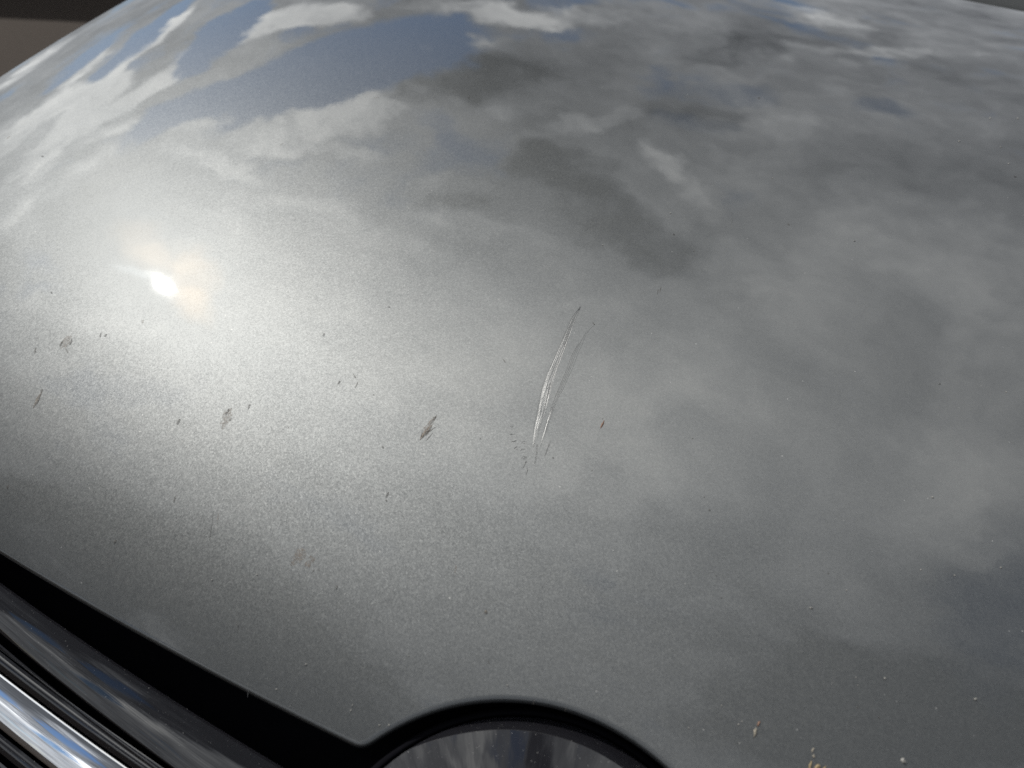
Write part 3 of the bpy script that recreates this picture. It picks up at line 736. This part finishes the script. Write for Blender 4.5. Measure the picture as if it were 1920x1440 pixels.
def empty(name, loc=(0, 0, 0)):
    o = bpy.data.objects.new(name, None)
    o.location = loc
    o.empty_display_size = 0.05
    col.objects.link(o)
    return o

def tag(o, label=None, cat=None, group=None, kind=None):
    if label: o['label'] = label
    if cat: o['category'] = cat
    if group: o['group'] = group
    if kind: o['kind'] = kind
    return o

def grid_faces(nr, nc, off=0, flip=False):
    f = []
    for i in range(nr - 1):
        for j in range(nc - 1):
            a = off + i * nc + j
            q = (a, a + 1, a + nc + 1, a + nc)
            f.append(q[::-1] if flip else q)
    return f

# ------------------------------------------------------------------ hood surface
S1, QY, KX, K4, KXY = 0.21653, 0.12794, 0.04860, 0.20785, 0.11218
NOSE_A, NOSE_L = 0.02600, 0.06000          # the hood rolls down towards its front edge
NW, ND = 0.08498, 0.04267
NR = (NW * NW + ND * ND) / (2 * ND)
def hz(x, y):
    a = np.abs(x) - 0.0823
    nose = NOSE_A * (1 - np.exp(-np.maximum(y - 0.0096 * a - 0.229 * a * a, -0.02) / NOSE_L))
    return S1 * y - QY * y * y - KX * x * x - K4 * x ** 4 + KXY * x * x * y + nose + HOOD_Z
def hn(x, y):
    dx = -2 * KX * x - 4 * K4 * x ** 3 + 2 * KXY * x * y
    dy = S1 - 2 * QY * y + KXY * x * x
    a = np.abs(x) - 0.0823
    sl = NOSE_A / NOSE_L * np.exp(-np.maximum(y - 0.0096 * a - 0.229 * a * a, -0.02) / NOSE_L)
    sm = np.tanh(x / 0.02)                       # keeps the crease at the centre line soft
    dx = dx - sl * sm * (0.0096 + 0.458 * a)
    dy = dy + sl
    n = np.stack([-dx, -dy, np.ones_like(dx)], -1)
    return n / np.linalg.norm(n, axis=-1, keepdims=True)
def edge_raw(x):
    a = np.abs(x) - NW
    return -0.01695 * a + 0.22343 * a * a
def front_raw(x):
    x = np.asarray(x, float)
    nt = np.sqrt(np.maximum(NR * NR - x * x, 1e-9)) - (NR - ND)
    return np.where(np.abs(x) < NW, nt, edge_raw(x))
_k = np.linspace(-2.2, 2.2, 15); _w = np.exp(-_k * _k / 2); _w /= _w.sum()
def front(x):
    x = np.asarray(x, float)
    return sum(w * front_raw(x + k * 0.0016) for k, w in zip(_k, _w)) + 0.0028
def rear(x):
    return 0.88611 + -0.12156 * x * x
def half_width(y):
    return -(-0.62920 + -0.03433 * (y - 0.45) + 0.04046 * (y - 0.45) ** 2)

def build_hood(parent):
    s = np.concatenate([np.linspace(-1, 1, 181), np.linspace(-0.2, 0.2, 201), np.linspace(0.115, 0.145, 61), -np.linspace(0.115, 0.145, 61)])
    s = np.unique(np.round(s, 4))
    s = s[np.concatenate([[True], np.diff(s) > 2.5e-4])]; s[-1] = 1.0
    t = np.linspace(0, 1, 150) ** 1.5
    Sg, Tg = np.meshgrid(s, t)
    X = Sg * 0.6378
    for _ in range(6):
        Y = front(X) + Tg * (rear(X) - front(X))
        X = Sg * half_width(Y)
    Y = front(X) + Tg * (rear(X) - front(X))
    nr, nc = X.shape
    V = np.stack([X, Y, hz(X, Y)], -1).reshape(-1, 3)
    N = hn(X, Y).reshape(-1, 3)
    faces = grid_faces(nr, nc)
    # closed boundary loop, counter-clockwise from above: front, right, rear, left
    idx = np.arange(nr * nc).reshape(nr, nc)
    loop = np.concatenate([idx[0, :], idx[1:, -1], idx[-1, -2::-1], idx[-2:0:-1, 0]])
    P = V[loop]; n0 = N[loop]
    tg = np.roll(P, -1, 0) - np.roll(P, 1, 0)
    # smooth the tangents a little so the hem does not kink
    tg /= np.linalg.norm(tg, axis=1, keepdims=True)
    tg = tg + np.roll(tg, 1, 0) + np.roll(tg, -1, 0)
    o = np.cross(tg, n0); o /= np.linalg.norm(o, axis=1, keepdims=True)
    r = 0.0032
    rows, nrm = [], []
    for th in np.radians([12, 25, 38, 52, 66, 80, 92]):
        rows.append(P + o * r * math.sin(th) + n0 * r * (math.cos(th) - 1))
        nrm.append(o * math.sin(th) + n0 * math.cos(th))
    dn = np.array([0, 0, -1.0])
    last = rows[-1]
    rows.append(last + dn * 0.0012 - o * 0.0014); nrm.append(o + dn)
    rows.append(last + dn * 0.002 - o * 0.005); nrm.append(dn + 0 * o)
    rows.append(last + dn * 0.002 - o * 0.016); nrm.append(dn + 0 * o)
    L = len(loop); base = len(V)
    V2 = np.concatenate([V] + rows); N2 = np.concatenate([N] + nrm)
    prev = loop
    for k in range(len(rows)):
        cur = base + k * L + np.arange(L)
        for i in range(L):
            j = (i + 1) % L
            faces.append((prev[i], cur[i], cur[j], prev[j]))
        prev = cur
    return link('hood', V2, faces, 'paint', parent, normals=N2)

# ------------------------------------------------------------------ the car the photograph leans over
car = empty('car', (0, 0.45, 0))
tag(car, 'metallic grey car seen close up over its scratched, dirt-flecked hood', 'car')
car_off = Vector((0, -0.45, 0))
bpy.context.view_layer.update()
def cpart(name, v, f, mat, parent=None, **kw):
    o = link(name, v, f, mat, parent or car, **kw)
    if parent is None:
        o.location = car_off
    return o
hood = build_hood(car)
hood.location = car_off
tag(hood, 'grey metallic hood with a fine curved scratch and bits of dirt')

# nose trim: strips swept along the front edge of the hood; f = forward, g = down
def lineA(a, b):
    return lambda x: (a + b * np.minimum(np.abs(x), 0.36)) * 0.001
L_gap = lineA(16.7, -38.0)
L_glo = lineA(40.9, -73.0)
L_s2 = lambda x: L_glo(x) + 0.0028
L_s3 = lineA(40.0, -50.0)
L_cup = lineA(43.9, -43.0)
L_clo = lineA(60.2, -47.5)
def sweep(name, mat, side, prof, parent=None, x0=0.092, x1=0.62, n=130):
    # prof: (forward, extra drop) rows; None starts a new strip so that the lips keep a crisp edge
    xs = np.linspace(x0, x1, n) * side
    ye = edge_raw(xs); ze = hz(xs, ye)
    V, F, rows = [], [], 0
    run = 0
    for it in prof + [None]:
        if it is None:
            F += [tuple(i + (rows - run) * n for i in q) for q in grid_faces(run, n, flip=(side > 0))]
            run = 0
            continue
        fn, dg = it
        f = fn(xs) if callable(fn) else np.full(n, fn)
        V.append(np.stack([xs, ye - f, ze - 0.008 - 0.8 * f - dg], -1))
        rows += 1; run += 1
    return cpart(name, np.concatenate(V), F, mat, parent)
def crowned(fa, fb, h, n=14, lip=0.0012, drop=0.006):
    # a gently rounded strip between lines fa and fb, raised by h, with a small bevel and a drop at both sides
    pr = [(fa, drop), (fa, lip), None, (fa, lip), ((lambda x: fa(x) + 0.0011), 0.0), None]
    for k in range(n + 1):
        u = k / n
        pr.append(((lambda x, u=u: fa(x) + 0.0011 + u * (fb(x) - fa(x) - 0.0015)), -h * (1 - (2 * u - 1) ** 2)))
    pr += [None, ((lambda x: fb(x) - 0.0004), 0.0), (fb, 0.0004), None, (fb, 0.0004), (fb, drop)]
    return pr
def gapped(fn, d):
    return lambda x: fn(x) + d
for side in (-1, 1):
    w = 'right' if side > 0 else 'left'
    # deep black gap under the hood lip
    sweep('hood_seal', 'gap', side, [(-0.03, 0.030), (-0.02, 0.026), (-0.004, 0.022), (gapped(L_gap, -0.002), 0.022), (gapped(L_gap, 0.004), 0.020), (0.06, 0.012), (0.075, 0.012)])
    sweep('grille_surround', 'gloss', side, crowned(L_gap, L_glo, 0.0013, 28))
    sweep('trim_bead', 'gloss', side, crowned(gapped(L_glo, 0.0032), gapped(L_s3, -0.0006), 0.0006, 6, 0.0003))
    sweep('inner_trim_strip', 'gloss', side, crowned(L_s3, gapped(L_cup, -0.0006), 0.0010, 8, 0.0003))
    sweep('chrome_strip', 'chrome', side, crowned(L_cup, L_clo, 0.0013, 28))
    sweep('lower_trim_bead', 'gloss', side, crowned(gapped(L_clo, 0.0015), gapped(L_clo, 0.0065), 0.0008, 6, 0.0003))
    sweep('lower_trim_strip', 'gloss', side, crowned(gapped(L_clo, 0.0090), gapped(L_clo, 0.034), 0.0020, 10))
    sweep('bumper', 'paint', side, [(gapped(L_clo, 0.036), 0.002), (gapped(L_clo, 0.042), 0.0), (gapped(L_clo, 0.06), 0.012), (gapped(L_clo, 0.085), 0.05), (gapped(L_clo, 0.10), 0.12), (gapped(L_clo, 0.095), 0.28), (gapped(L_clo, 0.07), 0.48), (gapped(L_clo, 0.0), 0.62), (-0.10, 0.66)], x0=0.0)

# round badge in the notch
BC = np.array([0.00119, -0.03576, -0.01261 + HOOD_Z]); BR = 0.08214; BPH = 1.25213
U = np.array([1.0, 0, 0]); Vv = np.array([0, math.sin(BPH), math.cos(BPH)]); Nn = np.array([0, -math.cos(BPH), math.sin(BPH)])
def disc(name, mat, rings, parent=None, n=96):
    # rings: (radius, height along the badge axis); the first radius 0 closes the centre
    V, F = [], []
    for (r_, h_) in rings:
        for k in range(n):
            a = 2 * math.pi * k / n
            V.append(BC + r_ * (math.cos(a) * U + math.sin(a) * Vv) + h_ * Nn)
    for i in range(len(rings) - 1):
        for k in range(n):
            a, b = i * n + k, i * n + (k + 1) % n
            F.append((a, a + n, b + n, b))
    if rings[0][0] < 1e-3:
        F.append(tuple(range(n)))
    return cpart(name, V, F, mat, parent)
def dome(u):
    # nearly flat in the middle, a steadier slope towards the rim
    k = 0.55
    return 0.049 * ((1 - u) if u > k else (1 - k) + k / 2 - u * u / (2 * k))
badge = disc('badge', 'glass', [(0.0004, dome(0))] + [(BR * u, dome(u)) for u in np.linspace(0.05, 1.0, 26)])
tag(badge, 'round dark glass badge with sky streaks reflected in it')
disc('badge_bezel', 'gap', [(BR + 0.0001, -0.0004), (BR + 0.0002, -0.0035), (BR + 0.0009, -0.0035), (BR + 0.0010, -0.0015), (BR + 0.0016, -0.0008), (BR + 0.003, -0.0012), (BR + 0.0042, -0.004), (BR + 0.0046, -0.014)], badge)
disc('badge_housing', 'gap', [(0.0004, -0.012), (BR + 0.003, -0.012), (BR + 0.008, -0.016), (BR + 0.024, -0.030), (BR + 0.035, -0.042), (BR + 0.036, -0.06)], badge)

# cowl and fenders around the hood
xs = np.linspace(-0.66, 0.66, 80)
rows = []
for dy, dz in ((0.0075, -0.04), (0.008, -0.012), (0.012, -0.009), (0.05, -0.008), (0.10, -0.006), (0.105, -0.014), (0.112, -0.014), (0.117, -0.006), (0.20, -0.004), (0.26, 0.0), (0.27, -0.03)):
    y = rear(xs) + dy
    rows.append(np.stack([xs, y, hz(xs, rear(xs)) + dz], -1))
cpart('cowl', np.concatenate(rows), grid_faces(len(rows), 80), 'cowl')
ys = np.linspace(0.02, 0.92, 90)
for side in (-1, 1):
    rows = []
    for dx, dz in ((0.0075, -0.035), (0.008, -0.012), (0.011, -0.009), (0.03, -0.028), (0.06, -0.075), (0.085, -0.16), (0.095, -0.30), (0.09, -0.46), (0.07, -0.62)):
        hw = half_width(ys)
        e = edge_raw(hw)
        pull = np.clip((0.25 - ys) / 0.25, 0, 1) ** 2 * 0.02
        rows.append(np.stack([side * (hw + dx - pull * (dx > 0.02)), ys + 0.0 * dx, hz(hw, ys) + dz], -1))
    cpart('fender', np.concatenate(rows), grid_faces(len(rows), 90, flip=(side > 0)), 'paint')
def wheel(x, y, r, width, parent, off):
    n = 40
    def ring(prof, name, mat, par):
        V, F = [], []
        for (px, pr) in prof:
            for k in range(n):
                a = 2 * math.pi * k / n
                V.append((x + px, y + pr * math.cos(a), r + pr * math.sin(a)))
        for i in range(len(prof) - 1):
            for k in range(n):
                F.append((i * n + k, i * n + (k + 1) % n, (i + 1) * n + (k + 1) % n, (i + 1) * n + k))
        o = link(name, V, F, mat, par)
        if par is parent: o.location = off
        return o
    h = width / 2
    t = ring([(-h, r * 0.62), (-h, r * 0.9), (-h * 0.8, r), (h * 0.8, r), (h, r * 0.9), (h, r * 0.62), (-h, r * 0.62)], 'tyre', 'tyre', parent)
    ring([(-h * 0.9, r * 0.06), (-h * 0.9, r * 0.25), (-h * 0.6, r * 0.35), (-h * 0.7, r * 0.58), (-h * 0.95, r * 0.63), (h * 0.95, r * 0.63), (h * 0.7, r * 0.58), (h * 0.6, r * 0.35), (h * 0.9, r * 0.06), (-h * 0.9, r * 0.06)], 'rim', 'rim', t)
for side in (-1, 1):
    wheel(side * 0.60, 0.42, 0.33, 0.2, car, car_off)

# ------------------------------------------------------------------ scratches (parts of the hood)
def ribbon(pts, width, lift=0.00004, crown=0.00006, n_per=7):
    P = np.array(pts, float)
    # resample with Catmull-Rom
    Q = np.vstack([2 * P[0] - P[1], P, 2 * P[-1] - P[-2]])
    C = []
    for i in range(1, len(Q) - 2):
        for u in np.linspace(0, 1, n_per, endpoint=False):
            a, b, c, d = Q[i - 1], Q[i], Q[i + 1], Q[i + 2]
            C.append(0.5 * (2 * b + (c - a) * u + (2 * a - 5 * b + 4 * c - d) * u * u + (3 * b - a - 3 * c + d) * u ** 3))
    C.append(P[-1]); C = np.array(C)
    n = len(C)
    T = np.gradient(C, axis=0); T /= np.linalg.norm(T, axis=1, keepdims=True) + 1e-12
    O = np.stack([-T[:, 1], T[:, 0]], 1)
    u = np.linspace(0, 1, n)
    w = width * 0.5 * np.clip(np.sin(np.pi * np.clip(u, 0.0, 1.0)) ** 0.6, 0.08, 1) * np.interp(np.arange(n), np.linspace(0, n, 9), 0.5 + 0.8 * rng.random(9))
    wob = np.interp(np.arange(n), np.linspace(0, n, 6), rng.random(6) - 0.5)[:, None] * width * 0.8
    C = C + O * wob
    V = []
    for k, hh in ((-1, 0.0), (0, crown), (1, 0.0)):
        q = C + O * (w * k)[:, None]
        z = hz(q[:, 0], q[:, 1])
        nn = hn(q[:, 0], q[:, 1])
        V.append(np.stack([q[:, 0], q[:, 1], z], -1) + nn * (lift + hh))
    V = np.concatenate(V)
    return V, grid_faces(3, n, flip=True)
def join_meshes(name, parts, mat, parent):
    V, F, off = [], [], 0
    for v, f in parts:
        V.append(v); F += [tuple(i + off for i in q) for q in f]; off += len(v)
    return link(name, np.concatenate(V), F, mat, parent)
for pts, w, kind in SCRATCHES:
    P = np.array(pts, float)
    hairs = max(1, int(round(w / 0.00028)))
    parts = []
    for k in range(hairs):
        # a scratch is a bundle of hair-fine grooves of unequal length
        q = P + (rng.random(2) - 0.5) * w * 1.3
        if len(q) > 2 and k:
            i0 = rng.integers(0, max(1, len(q) - 2)); i1 = rng.integers(i0 + 2, len(q) + 1)
            q = q[i0:i1]
        parts.append(ribbon(q, (0.00019 if kind == 'bright' else 0.00022) * (0.6 + 0.8 * rng.random())))
    join_meshes('scratch' if kind == 'bright' else 'scuff', parts, kind, hood)

# ------------------------------------------------------------------ dirt stuck on the hood
def speck_mesh(name, x1, y1, x2, y2, w, kind, origin):
    A = np.array([x1, y1]); B = np.array([x2, y2])
    c = (A + B) / 2; ax = (B - A) / 2
    L = np.linalg.norm(ax)
    w = max(w, 0.0004)
    if L < w / 2: ax = (ax / (L + 1e-9)) * w / 2; L = w / 2
    o = np.array([-ax[1], ax[0]]) / L * w / 2
    flatk = kind == 'smear'
    hgt = 0.00003 if flatk else min(0.35 * w, 0.0012)
    n = 14 if flatk else 11
    V = []
    jit = 0.55 + 0.75 * rng.random(n)
    for sc, hh in ((1.0, -0.00002), (0.86, 0.45), (0.45, 1.0)):
        for k in range(n):
            a = 2 * math.pi * k / n
            s = sc * jit[k]
            q = c + ax * math.cos(a) * s * 1.05 + o * math.sin(a) * s
            nn = hn(q[:1], q[1:2])[0]
            h = (hh * hgt * (0.6 + 0.8 * rng.random()) + 0.00004) if hh > 0 else -0.00003
            V.append(np.array([q[0], q[1], float(hz(q[0], q[1]))]) + nn * h - origin)
    F = []
    for r_ in range(2):
        for k in range(n):
            F.append((r_ * n + k, r_ * n + (k + 1) % n, (r_ + 1) * n + (k + 1) % n, (r_ + 1) * n + k))
    F.append(tuple(2 * n + k for k in range(n)))
    return V, F
def origin_of(s):
    x, y = (s[0] + s[2]) / 2, (s[1] + s[3]) / 2
    return np.array([x, y, float(hz(x, y))])
CLUSTERS = [
    (0, 6, 'insect_splat', 'largest brown insect splat on the hood, just left of the long scratch', 'insect splat'),
    (6, 8, 'insect_remnant', 'single rusty brown sliver on the hood, right of the long scratch', 'insect remnant'),
    (8, 10, 'insect_remnant', 'dark broken sliver below and left of the largest splat', 'insect remnant'),
    (10, 14, 'insect_splat', 'cluster of dark flecks below the bright sun reflection', 'insect splat'),
    (14, 16, 'insect_remnant', 'tan slanting streak with a dark tip near the left edge', 'insect remnant'),
    (19, 22, 'insect_splat', 'faint splat with two dark flecks between sun reflection and largest splat', 'insect splat'),
    (30, 34, 'insect_splat', 'pale brown smudge with a tiny curl above the black gap', 'insect splat'),
    (34, 36, 'insect_remnant', 'tiny looped fleck up and right of the long scratch', 'insect remnant'),
]
KN = {'dark': ('dirt_speck', 'tiny dark dirt speck stuck on the grey hood', 'dirt speck', 'dark dirt specks on the hood'),
      'pale': ('grit_grain', 'tiny pale grit grain lying on the grey hood', 'grit', 'pale grit grains on the hood'),
      'smear': ('dirt_smear', 'small faint brown smear dried on the grey hood', 'smear', 'faint smears on the hood')}
PART = {'dark': 'dark_fleck', 'tan': 'tan_residue', 'smear': 'dried_smear', 'rust': 'rusty_flake', 'buff': 'buff_flake', 'ochre': 'ochre_clump'}
nb = next(i for i, s in enumerate(SPECKS) if s[5] == 'buff')
CLUSTERS.append((nb - 1, nb + 1, 'leaf_flake', 'narrow buff flake with a reddish tip near the bottom edge', 'flake'))
CLUSTERS.append((nb + 1, len(SPECKS), 'plant_debris', 'ochre crumbly plant debris at the bottom edge of the picture', 'debris'))
used = set()
for (a, b, nm, lab, cat) in CLUSTERS:
    o0 = origin_of(SPECKS[a])
    root = empty(nm, tuple(o0))
    tag(root, lab, cat)
    for i in range(a, b):
        used.add(i)
        V, F = speck_mesh(PART[SPECKS[i][5]], *SPECKS[i], o0)
        link(PART[SPECKS[i][5]], V, F, SPECKS[i][5], root)
for i, s in enumerate(SPECKS):
    if i in used: continue
    o0 = origin_of(s)
    V, F = speck_mesh('speck', *s, o0)
    if s[5] == 'tan':
        o = link('grit_grain', V, F, s[5]); tag(o, 'yellowish crumb lying alone above the round badge', 'grit')
    else:
        nm, lab, cat, grp = KN[s[5]]
        o = link(nm, V, F, s[5]); tag(o, SPECK_LABELS[i], cat, grp)
    o.location = o0

# ------------------------------------------------------------------ ground and what stands beyond
n = 41
gx = np.sign(np.linspace(-1, 1, n)) * np.abs(np.linspace(-1, 1, n)) ** 3 * 600
GX, GY = np.meshgrid(gx, gx)
V = np.stack([GX, GY, 0 * GX], -1).reshape(-1, 3)
tag(link('ground', V, grid_faces(n, n), 'asphalt', smooth=False), kind='structure')

def parked_car():
    # side-on profile, extruded with rounded flanks; parked beyond the grey car
    root = empty('parked_car', (-4.58, 3.92, 0))
    root.rotation_euler.z = math.radians(48.7)
    tag(root, 'black parked car, only its dark lower flank in the top left corner', 'car')
    prof = [(-2.1, 0.22), (-2.15, 0.55), (-2.05, 0.85), (-1.1, 0.98), (-0.55, 1.36), (0.2, 1.46), (1.0, 1.38), (1.75, 1.05), (2.1, 0.98), (2.15, 0.6), (2.1, 0.22)]
    P = np.array(prof)
    rows = []
    for off, sc in ((-0.86, 0.93), (-0.90, 1.0), (0.90, 1.0), (0.86, 0.93)):
        c = np.array([0, 0.6])
        q = c + (P - c) * np.array([sc, sc])
        q[:, 1] = np.maximum(q[:, 1], 0.20)
        tuck = np.where(q[:, 1] > 1.0, 0.82, 1.0)
        rows.append(np.stack([q[:, 0], off * tuck, q[:, 1]], -1))
    V = np.concatenate(rows); m_ = len(P)
    F = grid_faces(4, m_)
    for i in range(3):
        F.append((i * m_ + m_ - 1, i * m_, (i + 1) * m_, (i + 1) * m_ + m_ - 1))
    F.append(tuple(range(m_))); F.append(tuple(3 * m_ + k for k in range(m_))[::-1])
    link('body', V, F, 'darkpaint', root, smooth=False)
    for sy in (-1, 1):
        y = sy * 0.765
        link('window', [(-0.95, y, 1.0), (-0.5, y * 0.97, 1.30), (0.15, y * 0.97, 1.38), (0.15, y, 1.0)], [(0, 1, 2, 3)], 'screen', root, smooth=False)
        link('window', [(0.22, y, 1.0), (0.22, y * 0.97, 1.38), (0.95, y * 0.97, 1.31), (1.45, y, 1.03)], [(0, 1, 2, 3)], 'screen', root, smooth=False)
        V = []
        link('sill', [(-1.5, sy * 0.905, 0.16), (1.5, sy * 0.905, 0.16), (1.5, sy * 0.915, 0.30), (-1.5, sy * 0.915, 0.30), (-1.5, sy * 0.8, 0.16), (1.5, sy * 0.8, 0.16)], [(0, 1, 2, 3), (0, 4, 5, 1)], 'tyre', root, smooth=False)
    for sx in (-1.35, 1.35):
        for sy in (-0.80, 0.80):
            nn = 32; r = 0.33; V = []; F = []
            pr = [(-0.11, r * 0.6), (-0.11, r * 0.92), (-0.08, r), (0.08, r), (0.11, r * 0.92), (0.11, r * 0.6), (-0.11, r * 0.6)]
            for (w_, q) in pr:
                for k in range(nn):
                    a = 2 * math.pi * k / nn
                    V.append((sx + q * math.cos(a), sy + w_, r + q * math.sin(a)))
            for i in range(len(pr) - 1):
                for k in range(nn):
                    F.append((i * nn + k, i * nn + (k + 1) % nn, (i + 1) * nn + (k + 1) % nn, (i + 1) * nn + k))
            tyre = link('tyre', V, F, 'tyre', root)
            V = []; F = []
            pr = [(-0.10, 0.02), (-0.09, r * 0.3), (-0.06, r * 0.5), (-0.10, r * 0.6), (0.10, r * 0.6), (0.06, r * 0.5), (0.09, r * 0.3), (0.10, 0.02), (-0.10, 0.02)]
            for (w_, q) in pr:
                for k in range(nn):
                    a = 2 * math.pi * k / nn
                    V.append((sx + q * math.cos(a), sy + w_, r + q * math.sin(a)))
            for i in range(len(pr) - 1):
                for k in range(nn):
                    F.append((i * nn + k, i * nn + (k + 1) % nn, (i + 1) * nn + (k + 1) % nn, (i + 1) * nn + k))
            link('rim', V, F, 'rim', tyre)
parked_car()
